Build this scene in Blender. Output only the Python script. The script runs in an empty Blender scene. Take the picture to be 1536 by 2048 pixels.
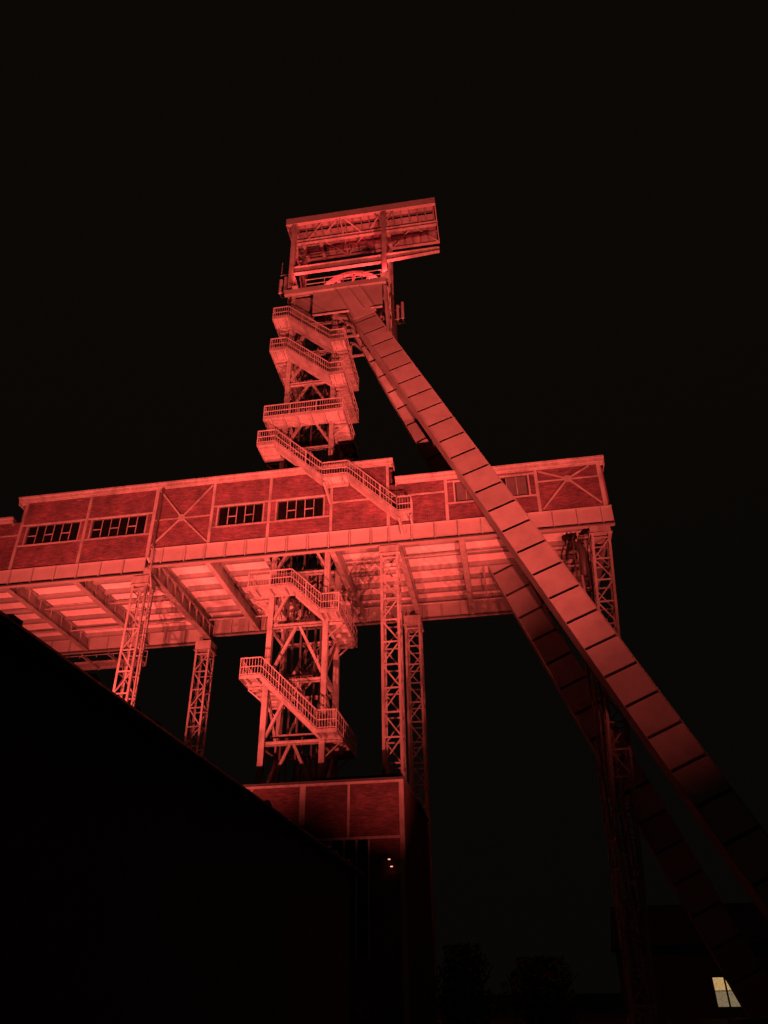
import bpy, math, random
from mathutils import Vector, Matrix
random.seed(7)
V = Vector
scene = bpy.context.scene
col = scene.collection

# ------------------------------------------------------------------ camera
FPX, PITCH, ROLL, YAW = 1521.0, math.radians(32.40), math.radians(-0.88), math.radians(-8.70)
fw = V((math.sin(YAW)*math.cos(PITCH), math.cos(YAW)*math.cos(PITCH), math.sin(PITCH)))
r0 = V((math.cos(YAW), -math.sin(YAW), 0)); u0 = r0.cross(fw)
rt = r0*math.cos(ROLL) + u0*math.sin(ROLL); up = -r0*math.sin(ROLL) + u0*math.cos(ROLL)
cam = bpy.data.cameras.new('camera'); cam_o = bpy.data.objects.new('camera', cam); col.objects.link(cam_o)
cam.sensor_fit = 'HORIZONTAL'; cam.sensor_width = 36.0; cam.lens = FPX/1536*36
cam.clip_start = 0.1; cam.clip_end = 3000
cam_o.matrix_world = Matrix(((rt.x, up.x, -fw.x, 0), (rt.y, up.y, -fw.y, 0), (rt.z, up.z, -fw.z, 1.6), (0, 0, 0, 1)))
scene.camera = cam_o

# ------------------------------------------------------------------ night sky
world = bpy.data.worlds.new('World'); scene.world = world; world.use_nodes = True
nt = world.node_tree; nt.nodes.clear()
wo_ = nt.nodes.new('ShaderNodeOutputWorld'); bg = nt.nodes.new('ShaderNodeBackground')
tc = nt.nodes.new('ShaderNodeTexCoord'); sx = nt.nodes.new('ShaderNodeSeparateXYZ'); rp = nt.nodes.new('ShaderNodeValToRGB')
nt.links.new(tc.outputs['Generated'], sx.inputs[0]); nt.links.new(sx.outputs['Z'], rp.inputs[0])
rp.color_ramp.elements[0].position = 0.0; rp.color_ramp.elements[0].color = (0.0021, 0.0019, 0.0015, 1)
rp.color_ramp.elements[1].position = 0.75; rp.color_ramp.elements[1].color = (0.0034, 0.0023, 0.0016, 1)
nt.links.new(rp.outputs[0], bg.inputs[0]); bg.inputs[1].default_value = 1.0
nt.links.new(bg.outputs[0], wo_.inputs[0])

scene.render.engine = 'CYCLES'
scene.view_settings.view_transform = 'Standard'; scene.view_settings.look = 'None'
scene.view_settings.gamma = 1.0; scene.view_settings.exposure = 0.0

# ------------------------------------------------------------------ materials
def newmat(name):
    m = bpy.data.materials.new(name); m.use_nodes = True
    t = m.node_tree; b = t.nodes['Principled BSDF']
    return m, t, b
def coords(t, scale=(1, 1, 1)):
    g = t.nodes.new('ShaderNodeNewGeometry'); mp = t.nodes.new('ShaderNodeMapping'); mp.inputs['Scale'].default_value = scale
    t.links.new(g.outputs['Position'], mp.inputs[0]); return mp.outputs[0]
def ramp(t, src, stops):
    r = t.nodes.new('ShaderNodeValToRGB'); t.links.new(src, r.inputs[0])
    e = r.color_ramp.elements
    while len(e) < len(stops): e.new(0.5)
    for i, (p, c) in enumerate(stops): e[i].position = p; e[i].color = (*c, 1)
    return r.outputs[0]
def mixc(t, a, b, fac=None, mode='MIX', f=0.5):
    m = t.nodes.new('ShaderNodeMix'); m.data_type = 'RGBA'; m.blend_type = mode
    m.inputs[0].default_value = f
    if fac is not None: t.links.new(fac, m.inputs[0])
    for s, i in ((a, 6), (b, 7)):
        if isinstance(s, tuple): m.inputs[i].default_value = (*s, 1)
        else: t.links.new(s, m.inputs[i])
    return m.outputs[2]
def noise(t, vec, sc, det=5, rough=0.6):
    n = t.nodes.new('ShaderNodeTexNoise'); n.inputs['Scale'].default_value = sc; n.inputs['Detail'].default_value = det
    n.inputs['Roughness'].default_value = rough; t.links.new(vec, n.inputs['Vector']); return n.outputs[0]
def bump(t, b, h, s, d=0.02):
    k = t.nodes.new('ShaderNodeBump'); k.inputs['Strength'].default_value = s; k.inputs['Distance'].default_value = d
    t.links.new(h, k.inputs['Height']); t.links.new(k.outputs[0], b.inputs['Normal'])

def paint(name, c, rough=0.55, dirt=0.55, streak=True):
    m, t, b = newmat(name)
    p = coords(t); n1 = noise(t, p, 0.9, 6, 0.65)
    lo = tuple(x*dirt for x in c); hi = tuple(min(1, x*1.12) for x in c)
    base = ramp(t, n1, [(0.28, lo), (0.55, c), (0.8, hi)])
    if streak:
        ps = coords(t, (5, 5, 0.35)); n2 = noise(t, ps, 1.0, 4, 0.7)
        base = mixc(t, base, ramp(t, n2, [(0.35, (0.6, 0.55, 0.5)), (0.56, (1, 1, 1))]), mode='MULTIPLY', f=0.6)
    oi = t.nodes.new('ShaderNodeObjectInfo')
    base = mixc(t, base, ramp(t, oi.outputs['Random'], [(0.0, (0.82, 0.80, 0.78)), (1.0, (1.08, 1.08, 1.08))]), mode='MULTIPLY', f=1.0)
    n3 = noise(t, p, 14, 4)
    rust = ramp(t, n3, [(0.66, (0, 0, 0)), (0.74, (1, 1, 1))])
    base = mixc(t, base, (0.12, 0.05, 0.03), fac=rust)
    t.links.new(base, b.inputs['Base Color']); b.inputs['Roughness'].default_value = rough
    bump(t, b, n3, 0.15, 0.01)
    return m
STEEL = paint('painted_steel', (0.40, 0.40, 0.38))
STEELD = paint('strut_paint', (0.36, 0.36, 0.34), dirt=0.8, streak=False)
GIRDER = paint('girder_paint', (0.37, 0.37, 0.35), dirt=0.84, streak=False)
JOIST = paint('shaded_joist_paint', (0.26, 0.26, 0.25), dirt=0.75, streak=False)  # shade on the less lit joist faces put into the colour
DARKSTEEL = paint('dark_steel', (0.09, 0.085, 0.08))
SOFFIT = paint('limewashed_soffit', (0.82, 0.80, 0.76), rough=0.85, dirt=0.78, streak=False)
ROOFSHEET = paint('roof_sheet', (0.28, 0.27, 0.26), dirt=0.75)
RAFTER = paint('rafter_paint', (0.17, 0.17, 0.16), dirt=0.75)
RAILP = paint('rail_paint', (0.46, 0.45, 0.43), dirt=0.75, streak=False)
ANTW = paint('antenna_plastic', (0.42, 0.42, 0.42), dirt=0.85, streak=False)

def brickmat(name, c1, c2, mortar):
    m, t, b = newmat(name)
    g = t.nodes.new('ShaderNodeNewGeometry'); s = t.nodes.new('ShaderNodeSeparateXYZ'); cb = t.nodes.new('ShaderNodeCombineXYZ')
    ad = t.nodes.new('ShaderNodeMath'); ad.operation = 'ADD'
    t.links.new(g.outputs['Position'], s.inputs[0]); t.links.new(s.outputs[0], ad.inputs[0]); t.links.new(s.outputs[1], ad.inputs[1])
    t.links.new(ad.outputs[0], cb.inputs[0]); t.links.new(s.outputs[2], cb.inputs[1])
    br = t.nodes.new('ShaderNodeTexBrick'); t.links.new(cb.outputs[0], br.inputs['Vector'])
    br.inputs['Scale'].default_value = 1.0; br.inputs['Brick Width'].default_value = 0.25; br.inputs['Row Height'].default_value = 0.078
    br.inputs['Mortar Size'].default_value = 0.007; br.inputs['Mortar Smooth'].default_value = 0.3; br.inputs['Bias'].default_value = -0.1
    br.inputs['Color1'].default_value = (*c1, 1); br.inputs['Color2'].default_value = (*c2, 1); br.inputs['Mortar'].default_value = (*mortar, 1)
    p = coords(t)
    big = noise(t, p, 0.7, 6, 0.65)
    base = mixc(t, br.outputs['Color'], ramp(t, big, [(0.3, (0.45, 0.45, 0.45)), (0.5, (0.95, 0.95, 0.95)), (0.68, (1.5, 1.4, 1.4))]), mode='MULTIPLY', f=0.85)
    pc = coords(t, (1.6, 1.6, 11.0))
    base = mixc(t, base, ramp(t, noise(t, pc, 1.3, 5, 0.7), [(0.36, (0.6, 0.58, 0.6)), (0.64, (1.5, 1.45, 1.45))]), mode='MULTIPLY', f=0.9)
    pst = coords(t, (1.0, 1.0, 3.2))
    spots = ramp(t, noise(t, pst, 1.5, 5, 0.72), [(0.665, (0, 0, 0)), (0.72, (0.8, 0.8, 0.8))])
    base = mixc(t, base, (0.30, 0.24, 0.22), fac=spots)
    t.links.new(base, b.inputs['Base Color']); b.inputs['Roughness'].default_value = 0.9
    bump(t, b, br.outputs['Fac'], -0.5, 0.012)
    return m
BRICK = brickmat('sooty_brick', (0.125, 0.052, 0.062), (0.066, 0.034, 0.042), (0.24, 0.15, 0.15))
BRICKLOW = brickmat('base_brick', (0.10, 0.045, 0.05), (0.06, 0.032, 0.036), (0.11, 0.07, 0.07))

def plain(name, c, rough=0.8):
    m, t, b = newmat(name)
    base = ramp(t, noise(t, coords(t), 2.2, 6), [(0.3, tuple(x*0.7 for x in c)), (0.7, c)])
    t.links.new(base, b.inputs['Base Color']); b.inputs['Roughness'].default_value = rough; return m
GROUND = plain('yard_asphalt', (0.05, 0.05, 0.048), 0.9)
TILE = plain('roof_tile', (0.045, 0.04, 0.04))
DARKWALL = plain('dark_render_wall', (0.10, 0.095, 0.09))
ROOFFELT = plain('roof_felt', (0.06, 0.06, 0.06))
BOARD = plain('window_board', (0.13, 0.12, 0.12))
LEAF = plain('leaf', (0.05, 0.07, 0.03)); BARK = plain('bark', (0.07, 0.05, 0.04))
def glassmat():
    m, t, b = newmat('dirty_glass')
    b.inputs['Base Color'].default_value = (0.012, 0.012, 0.012, 1); b.inputs['Roughness'].default_value = 0.12
    tr = t.nodes.new('ShaderNodeBsdfTransparent'); tr.inputs[0].default_value = (0.5, 0.5, 0.5, 1)
    mx = t.nodes.new('ShaderNodeMixShader')
    f = ramp(t, noise(t, coords(t), 3.0, 4), [(0.35, (0.3, 0.3, 0.3)), (0.65, (0.75, 0.75, 0.75))])
    t.links.new(f, mx.inputs[0]); t.links.new(tr.outputs[0], mx.inputs[1]); t.links.new(b.outputs[0], mx.inputs[2])
    t.links.new(mx.outputs[0], t.nodes['Material Output'].inputs[0]); return m
GLASS = glassmat()
def emit(name, c, s, vary=None):
    m, t, b = newmat(name)
    b.inputs['Base Color'].default_value = (0.1, 0.1, 0.1, 1)
    b.inputs['Emission Strength'].default_value = s
    if vary:
        e = ramp(t, noise(t, coords(t), vary, 4), [(0.35, tuple(x*0.5 for x in c)), (0.65, tuple(x*1.15 for x in c))])
        t.links.new(e, b.inputs['Emission Color'])
    else: b.inputs['Emission Color'].default_value = (*c, 1)
    return m
RED = (1.0, 0.101, 0.077)
LENS = emit('lit_lens', (1.0, 0.35, 0.28), 6.0)
WARMHI = emit('lit_window_upper', (0.60, 0.37, 0.14), 0.95, 16)
WARMLO = emit('lit_window_lower', (0.24, 0.175, 0.10), 0.95, 16)

# ------------------------------------------------------------------ mesh helpers
WO = {}                                    # world origin of every object made here
def wo(o): return WO[o.name] if o else V((0, 0, 0))
def link(o, parent, w):
    col.objects.link(o); WO[o.name] = V(w)
    o.location = V(w) - wo(parent); o.parent = parent
    return o
class MB:
    def __init__(s): s.v = []; s.f = []
    def add(s, vs, fs):
        b = len(s.v); s.v += [V(p) for p in vs]; s.f += [tuple(i+b for i in q) for q in fs]; return s
    def box(s, x0, x1, y0, y1, z0, z1):
        return s.hexa([(x0,y0,z0),(x1,y0,z0),(x1,y1,z0),(x0,y1,z0),(x0,y0,z1),(x1,y0,z1),(x1,y1,z1),(x0,y1,z1)])
    def hexa(s, p):
        return s.add(p, [(0,3,2,1),(4,5,6,7),(0,1,5,4),(1,2,6,5),(2,3,7,6),(3,0,4,7)])
    def frame(s, p, q, upv):
        p, q = V(p), V(q); a = (q-p).normalized(); u = V(upv)
        if abs(a.dot(u.normalized())) > 0.98: u = V((0, 1, 0)) if abs(a.y) < 0.9 else V((1, 0, 0))
        sd = a.cross(u).normalized(); u = sd.cross(a).normalized(); return p, q, sd, u
    def bar(s, p, q, w, h, upv=(0, 0, 1), du=0.0, ds=0.0):     # w sideways, h along up
        p, q, sd, u = s.frame(p, q, upv); o = u*du + sd*ds; A, B = sd*w/2, u*h/2
        return s.hexa([p+o-A-B, q+o-A-B, q+o+A-B, p+o+A-B, p+o-A+B, q+o-A+B, q+o+A+B, p+o+A+B])
    def ibeam(s, p, q, w, d, upv=(0, 0, 1), tf=0.03, tw=0.025):  # flanges of width w, depth d along up
        s.bar(p, q, w, tf, upv, du=d/2-tf/2); s.bar(p, q, w, tf, upv, du=-d/2+tf/2)
        return s.bar(p, q, tw, d-2*tf-0.002, upv)
    def angle(s, p, q, w, upv=(0, 0, 1), t=0.014):
        s.bar(p, q, w, t, upv, du=-w/2); return s.bar(p, q, t, w-t, upv, ds=-w/2+t/2, du=0.0)
    def tube(s, pts, r, n=8, closed=False):
        pts = [V(p) for p in pts]; N = len(pts); rings = []
        for i, p in enumerate(pts):
            a = (pts[(i+1) % N] if (closed or i < N-1) else p) - (pts[i-1] if (closed or i > 0) else p)
            a.normalize(); u = V((0, 0, 1)) if abs(a.z) < 0.9 else V((1, 0, 0))
            e = a.cross(u).normalized(); g = e.cross(a)
            rings.append([p + (e*math.cos(k*2*math.pi/n) + g*math.sin(k*2*math.pi/n))*r for k in range(n)])
        vs = [x for R in rings for x in R]; fs = []
        for i in range(N if closed else N-1):
            j = (i+1) % N
            fs += [(i*n+k, i*n+(k+1) % n, j*n+(k+1) % n, j*n+k) for k in range(n)]
        if not closed: fs += [tuple(range(n)), tuple((N-1)*n+k for k in reversed(range(n)))]
        return s.add(vs, fs)
    def prism(s, poly, ax, a, b):             # poly in the two other axes, extruded along ax from a to b
        def P(q, t): return {'y': (q[0], t, q[1]), 'x': (t, q[0], q[1]), 'z': (q[0], q[1], t)}[ax]
        n = len(poly); vs = [P(q, a) for q in poly] + [P(q, b) for q in poly]
        return s.add(vs, [tuple(range(n)), tuple(range(2*n-1, n-1, -1))] + [(i, (i+1) % n, n+(i+1) % n, n+i) for i in range(n)])
    def build(s, name, mat, parent=None, stuff=False, smooth=False):
        lo = V([min(p[i] for p in s.v) for i in range(3)]); hi = V([max(p[i] for p in s.v) for i in range(3)])
        c = (lo+hi)/2
        if parent is None: c.z = lo.z
        me = bpy.data.meshes.new(name); me.from_pydata([tuple(p-c) for p in s.v], [], s.f); me.materials.append(mat); me.update()
        if smooth:
            for p in me.polygons: p.use_smooth = True
        import bmesh
        bm = bmesh.new(); bm.from_mesh(me); bmesh.ops.recalc_face_normals(bm, faces=bm.faces); bm.to_mesh(me); bm.free()
        o = bpy.data.objects.new(name, me)
        if stuff: o['kind'] = 'stuff'
        return link(o, parent, c)
def again(src, parent, off):                # a copy of a piece that shares its mesh, moved by off
    o = src.copy(); return link(o, parent, wo(src) + V(off))
def thing(name, loc, label, cat, group=None):
    o = bpy.data.objects.new(name, None); o.empty_display_size = 0.5
    link(o, None, loc); return tag(o, label, cat, group)
def tag(o, label, cat, group=None):
    o['label'] = label; o['category'] = cat
    if group: o['group'] = group
    return o
def node(name, parent, loc):                # an Empty part that holds sub-parts
    o = bpy.data.objects.new(name, None); o.empty_display_size = 0.2; return link(o, parent, loc)
def B(*a): return MB().box(*a)

# ------------------------------------------------------------------ ground
g = MB().add([(-600,-300,0),(600,-300,0),(600,900,0),(-600,900,0)], [(0,1,2,3)]).build('ground', GROUND); g['kind'] = 'structure'

# ------------------------------------------------------------------ floodlights (fixtures with their lamps; some are added fill)
def floodlight(loc, target, power, size, blend, label, soft=0.25, colr=RED, scale=1.0, group=None, cat='floodlight', base=True):
    loc = V(loc); d = (V(target)-loc).normalized()
    k = scale
    sd = d.cross(V((0, 0, 1))).normalized(); u = sd.cross(d)
    t = thing('floodlight', (loc.x, loc.y, loc.z - 0.45*k), label, cat, group)
    def P(a, b, c): return loc + sd*a*k + u*b*k + d*c*k
    m = MB().hexa([P(-.3,-.22,-.12),P(.3,-.22,-.12),P(.36,-.28,.0),P(-.36,-.28,.0),P(-.3,.22,-.12),P(.3,.22,-.12),P(.36,.28,.0),P(-.36,.28,.0)])
    m.build('housing', DARKSTEEL, t)
    MB().hexa([P(-.33,-.25,.002),P(.33,-.25,.002),P(.33,-.25,.012),P(-.33,-.25,.012),P(-.33,.25,.002),P(.33,.25,.002),P(.33,.25,.012),P(-.33,.25,.012)]).build('lens', LENS, t)
    b = MB()
    for s in (-1, 1): b.bar(P(s*.4,0,-.06), V((P(s*.4,0,-.06).x, P(s*.4,0,-.06).y, loc.z-.43*k)), .05*k, .05*k)
    b.bar(V((P(-.42,0,-.06).x, P(-.42,0,-.06).y, loc.z-.43*k)), V((P(.42,0,-.06).x, P(.42,0,-.06).y, loc.z-.43*k)), .06*k, .04*k)
    b.build('bracket', DARKSTEEL, t)
    L = bpy.data.lights.new('flood', 'SPOT'); L.energy = power; L.color = colr; L.spot_size = math.radians(size); L.spot_blend = blend; L.shadow_soft_size = soft
    lo = bpy.data.objects.new('lamp', L); col.objects.link(lo)
    lo.parent = t; lo.location = loc + d*0.06*k - wo(t); lo.rotation_euler = d.to_track_quat('-Z', 'Y').to_euler()
    return t
KW = 1000.0
floodlight((-27, 21, .5), (-23.5, 45, 27), 54*KW, 62, 0.8, 'red floodlight on the yard well behind the low tiled shed', 0.2)
floodlight((-17.5, 19, .5), (-18.0, 43, 28.5), 96*KW, 66, 0.9, 'red floodlight on the yard close behind the low tiled shed', 0.2)
floodlight((7.0, 17, .5), (-9.8, 42.5, 53), 180*KW, 65, 1.0, 'red floodlight on the open yard in front of the inclined struts, inner of the pair', 0.2)
floodlight((11.4, 16.6, .5), (-5.5, 42.5, 49), 33*KW, 82, 1.0, 'unseen red lamp added outside the inner strut floodlight to soften the fade on the struts', 0.2)  # weak wide lamp added to soften the falloff down the struts
floodlight((1.0, 26.5, .5), (-8.4, 42.5, 21.5), 28*KW, 50, 1.0, 'unseen red fill lamp added past the shed gutter to brighten the brick shaft hall', 0.2)  # added fill lamp for the brick hall

# ================================================================== HEADFRAME
HF = thing('headframe', (-12.2, 44.7, 0), 'tall red lit steel mine headframe with sheave platform and two inclined struts', 'headframe')
XL, XR, YF, YB = -14.03, -10.42, 43.16, 46.4
for x in (XL, XR):
    for y in (YF, YB):
        m = MB(); m.ibeam((x, y, 0), (x, y, 51.7), .34, .36, (0, 1, 0)); m.build('leg', STEEL, HF)
LV = [6.6, 10.3, 14.03, 17.77, 21.45, 25.1, 28.5, 32.0, 35.4, 38.6, 41.82, 45.0, 48.2]
for i, z in enumerate(LV):
    zb = LV[i-1] if i else 3.0
    for y in (YF, YB):
        MB().ibeam((XL+.17, y, z), (XR-.17, y, z), .22, .24).build('horizontal_brace', STEEL, HF)
        for s, x in ((-1, XL), (1, XR)):
            MB().ibeam(((XL+XR)/2 + s*.12, y, z-.12), (x - s*.17, y, zb+.45), .17, .16, (0, 1, 0)).build('diagonal_brace', STEEL, HF)
    for x in (XL, XR):
        MB().ibeam((x, YF+.17, z), (x, YB-.17, z), .2, .22).build('horizontal_brace', STEEL, HF)
        q = (YF+.15, YB-.15) if i % 2 else (YB-.15, YF+.15)
        MB().ibeam((x, q[0], z-.12), (x, q[1], zb+.3), .15, .15, (1, 0, 0)).build('diagonal_brace', STEEL, HF)
# cage guides and shaft ropes inside the shaft frame
for x in (-13.2, -12.25, -11.3):
    for y in (44.1, 45.5):
        MB().bar((x, y, 11), (x, y, 51.6), .12, .1, (0, 1, 0)).build('cage_guide', DARKSTEEL, HF)
for i, z in enumerate(LV):
    if z < 12: continue
    MB().bar((XL+.2, 44.1, z+.7), (XR-.2, 44.1, z+.7), .14, .16).build('guide_beam', STEEL, HF)

# ---- inclined struts
SEAMS = [47.78] + [46.16-1.613*k for k in range(12)] + [26.8-1.659*k for k in range(16)]
def strut(front):
    sy = 1 if front else -1
    def face(z, wv=0.0, dv=0.0):               # point on the strut: z on its lower left edge, wv across the web, dv into the box
        p = V((-.4332*z + 11.9, 43.0 - (47.0-z)*.1343, z))
        q = p + EW*wv + N*dv
        if not front: q.y = 89.8 - q.y
        return q
    ax = V((.4332, -.1343, -1)).normalized()
    EW = (V((1, 0, 0)) - ax*ax.x).normalized(); N = ax.cross(EW)
    if N.y < 0: N = -N
    W, D = 1.98, .95
    S = node('inclined_strut', HF, (11.9, 36.7 if front else 53.1, 0))
    ztop = 49.3 if front else 51.7
    def plate(z0, z1, w0, w1, d0, d1):
        return MB().hexa([face(z0,w0,d0), face(z0,w1,d0), face(z0,w1,d1), face(z0,w0,d1), face(z1,w0,d0), face(z1,w1,d0), face(z1,w1,d1), face(z1,w0,d1)])
    near, far = (0.0, D) if front else (D, 0.0)      # the web that faces the yard
    # flanges: full length plates, lips proud of both webs
    plate(0, ztop, 0, .035, 0, D).build('flange', STEELD, S)
    plate(0, ztop, W-.035, W, 0, D).build('flange', STEELD, S)
    plate(0, ztop, .036, W-.036, (D-.13 if front else .12), (D-.12 if front else .13)).build('far_web', STEELD, S)
    # web of the yard side in single panels with a proud rib at each seam
    seams = SEAMS + [0.0]
    r0_, r1_ = (.09, .11) if front else (D-.11, D-.09)
    plate(ztop, seams[0]+.075, .036, W-.036, r0_, r1_).build('web_panel', STEELD, S)
    for i in range(len(seams)-1):
        za, zb = seams[i], seams[i+1]
        plate(za-.075, zb+.075, .036, W-.036, r0_, r1_).build('web_panel', STEELD, S)
    q0, q1 = (.3, .31) if front else (D-.31, D-.3)
    plate(0.05, ztop-.05, .037, W-.037, q0, q1).build('joint_backing', DARKSTEEL, S)
    # gusset foot
    m = MB(); m.box(11.0, 14.9, (36.0 if front else 52.2), (38.4 if front else 54.6), 0, .22); m.build('concrete_footing', DARKWALL, S)
    return S
strut(True); strut(False)

# ---- sheave platform
PL = node('sheave_platform', HF, (-10.3, 45, 51.7))
B(-12.27, -6.42, 42.9, 42.93, 48.93, 51.74).build('front_plate', STEELD, PL)
B(-14.2, -12.30, 43.36, 43.39, 48.9, 51.74).build('front_plate', STEELD, PL)
B(-12.295, -12.272, 42.86, 43.38, 48.9, 51.74).build('plate_edge', STEELD, PL)
B(-12.27, -9.2, 42.72, 42.9, 48.86, 48.925).build('plate_flange', STEELD, PL)
B(-7.4, -6.42, 42.72, 42.9, 48.86, 48.925).build('plate_flange', STEELD, PL)
# strut head: the top of the front strut lies flat against the platform plate
hp = [(-8.78, 47.82), (-6.94, 48.55), (-8.32, 51.72), (-10.46, 51.72)]
MB().prism(hp, 'y', 42.84, 42.87).build('strut_head_plate', STEELD, PL)
for a, b in (((-8.76, 47.9), (-10.44, 51.72)), ((-7.98, 48.9), (-9.36, 51.72)), ((-6.96, 48.55), (-8.34, 51.72))):
    MB().prism([(a[0]-.018, a[1]), (a[0]+.018, a[1]), (b[0]+.018, b[1]), (b[0]-.018, b[1])], 'y', 42.72, 42.839).build('head_rib', STEELD, PL)
B(-14.8, -6.1, 42.7, 43.0, 51.75, 52.3).build('edge_girder', STEELD, PL)
B(-14.8, -6.1, 46.6, 47.0, 51.75, 52.3).build('edge_girder', STEELD, PL)
for x in (-14.5, -12.3, -7.6, -6.3):
    MB().ibeam((x, 43.43, 51.98), (x, 46.59, 51.98), .25, .4).build('deck_beam', STEEL, PL)
B(-14.7, -11.9, 43.43, 46.59, 52.2, 52.26).build('deck_plate', STEEL, PL)
B(-7.2, -6.1, 43.43, 46.59, 52.2, 52.26).build('deck_plate', STEEL, PL)
# truss that carries the deck on the shaft frame, seen below the front plate
for (x0, z0, x1, z1) in ((-12.2,48.7,-10.9,47.3),(-10.9,47.3,-9.5,48.7),(-12.2,47.2,-8.4,47.2),(-10.9,47.3,-10.9,48.8),(-9.7,47.3,-9.7,48.8),(-9.5,48.7,-8.4,47.3),(-13.9,47.3,-12.3,48.8)):
    for y in (44.0, 46.3): MB().angle((x0,y,z0),(x1,y,z1),.16,(0,1,0)).build('truss_bar', STEEL, PL)
# right hand frame standing on the struts
FR = node('side_frame', HF, (-5.9, 44.9, 46))
for y in (43.1, 46.7):
    m = MB(); m.ibeam((-5.95, y, 45.9), (-6.2, y, 51.74), .42, .3, (1, 0, 0)); m.build('post', STEEL, FR)
for z0, z1 in ((46.1, 49.0), (49.0, 51.6)):
    MB().angle((-6.0, 43.2, z0), (-6.0, 46.6, z1), .16, (1,0,0)).build('diagonal_brace', STEEL, FR)
    MB().angle((-6.0, 46.6, z0), (-6.06, 43.2, z1), .16, (1,0,0)).build('diagonal_brace', STEEL, FR)
    MB().bar((-6.0, 43.2, z1), (-6.0, 46.6, z1), .2, .2).build('horizontal_brace', STEEL, FR)
for z0, z1 in ((46.3, 48.6), (48.6, 46.3)):
    MB().angle((-6.1, 45.0, z0), (-8.2, 45.0, z1+.3), .16, (0,1,0)).build('diagonal_brace', STEEL, FR)
for yy in (43.6, 44.8, 46.0):
    MB().bar((-5.7, yy, 46.2), (-5.78, yy, 52.3), .12, .1, (0,1,0)).build('cable_tray', DARKSTEEL, FR)

# ---- roof over the sheaves
RF = node('sheave_roof', HF, (-8.4, 45, 61.4))
for x in (-14.42, -6.22):
    for y in (43.1, 47.0):
        m = MB(); m.ibeam((x, y, 52.31), (x, y, 61.35), .42, .34, (0, 1, 0)); m.build('post', STEEL, RF)
B(-15.25, -1.52, 42.92, 43.02, 61.4, 62.15).build('fascia', STEELD, RF)
B(-15.25, -1.52, 42.9, 43.2, 61.33, 61.39).build('edge_flange', STEELD, RF)
B(-15.25, -1.52, 47.2, 47.3, 61.4, 61.9).build('fascia', STEELD, RF)
B(-15.25, -1.52, 47.05, 47.32, 61.34, 61.39).build('edge_flange', STEELD, RF)
for x in (-15.22, -1.60): MB().box(x, x+.08, 43.21, 47.04, 61.2, 61.95).build('verge_beam', STEELD, RF)
# sheeting in single bays, with a gap closed by a dark strip above
xs = [-15.1 + .74*k for k in range(19)]
for k in range(18):
    x0, x1 = xs[k]+.02, xs[k+1]-.02
    dz = random.uniform(-.012, .012)
    B(x0, x1, 43.05, 43.9, 61.72+dz, 61.75+dz).build('roof_sheet', ROOFSHEET, RF)
    B(x0, x1, 44.28, 47.19, 61.72-dz, 61.75-dz).build('roof_sheet', ROOFSHEET, RF)
B(-15.1, -1.62, 43.91, 44.27, 61.95, 61.98).build('dark_strip', DARKSTEEL, RF)
r = None
for k in range(19):
    if r is None: r = MB().ibeam((xs[k], 43.03, 61.62), (xs[k], 47.19, 61.62), .1, .16).build('rafter', RAFTER, RF)
    else: again(r, RF, (xs[k]-xs[0], 0, 0))
for y in (46.0,): MB().ibeam((-15.1, y, 61.46), (-1.62, y, 61.46), .1, .14).build('purlin', ROOFSHEET, RF)
MB().ibeam((-14.7, 44.9, 61.15), (-1.62, 44.9, 61.15), .28, .44).build('crane_beam', STEEL, RF)
for x, w in ((-14.1, .26), (-12.5, .3), (-6.1, .34)):
    MB().ibeam((x, 45.1, 61.1), (x, 47.04, 61.1), w, .3).build('roof_beam', STEEL, RF)
for k in range(6):
    MB().bar((-13.95, 45.4+.3*k, 61.2), (-12.66, 45.4+.3*k, 61.2), .06, .05).build('hatch_bar', STEEL, RF)
for a, b in (((-12.15,45.16),(-10.27,47.1)),((-10.27,47.1),(-8.43,45.1)),((-11.75,44.23),(-10.5,43.05)),((-9.83,43.07),(-8.6,44.7)),((-7.67,44.48),(-6.5,43.1)),((-10.24,43.0),(-10.27,47.1)),((-3.6,45.1),(-1.6,47.0)),((-5.9,47.0),(-4.0,45.1)),((-12.0,43.2),(-13.6,44.7))):
    MB().angle((*a, 61.28), (*b, 61.28), .11).build('wind_brace', STEEL, RF)
for s, x in ((-1, -14.6), (1, -6.0), (-1, -6.44)):
    MB().bar((x, 43.1, 60.2), (x + s*.62, 43.1, 61.3), .12, .1, (0,1,0)).build('knee_brace', STEEL, RF)
# crane runway beams cantilevered to the right
for y in (43.1, 47.0):
    MB().ibeam((-14.2, y+.02, 55.06), (-6.2, y+.02, 55.06), .3, .84).build('runway_beam', STEEL, RF)
    if y > 45: continue
    m = MB()
    for d0, d1 in ((-.15, .15),):
        m.prism([(-6.0,54.66),(-1.46,54.98),(-1.46,55.03),(-6.0,54.71)], 'y', y+d0, y+d1)
        m.prism([(-6.0,55.44),(-1.46,55.44),(-1.46,55.49),(-6.0,55.49)], 'y', y+d0, y+d1)
        m.prism([(-6.0,54.70),(-1.46,55.02),(-1.46,55.45),(-6.0,55.45)], 'y', y-.02, y+.02)
    m.build('runway_cantilever', STEEL, RF)
for x in (-14.42, -6.22):
    MB().angle((x, 43.3, 55.6), (x, 46.8, 60.9), .14, (1,0,0)).build('side_brace', STEEL, RF)
    MB().angle((x, 46.8, 55.6), (x, 43.3, 60.9), .14, (1,0,0)).build('side_brace', STEEL, RF)
    for z in (55.1, 58.3): MB().ibeam((x, 43.3, z), (x, 46.8, z), .2, .24).build('side_rail', STEEL, RF)
m = MB()
for y in (44.2, 44.65): m.bar((-14.95, y, 52.4), (-14.95, y, 61.3), .05, .05, (0,1,0))
m.build('ladder_rail', RAILP, RF)
r = None
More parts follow.
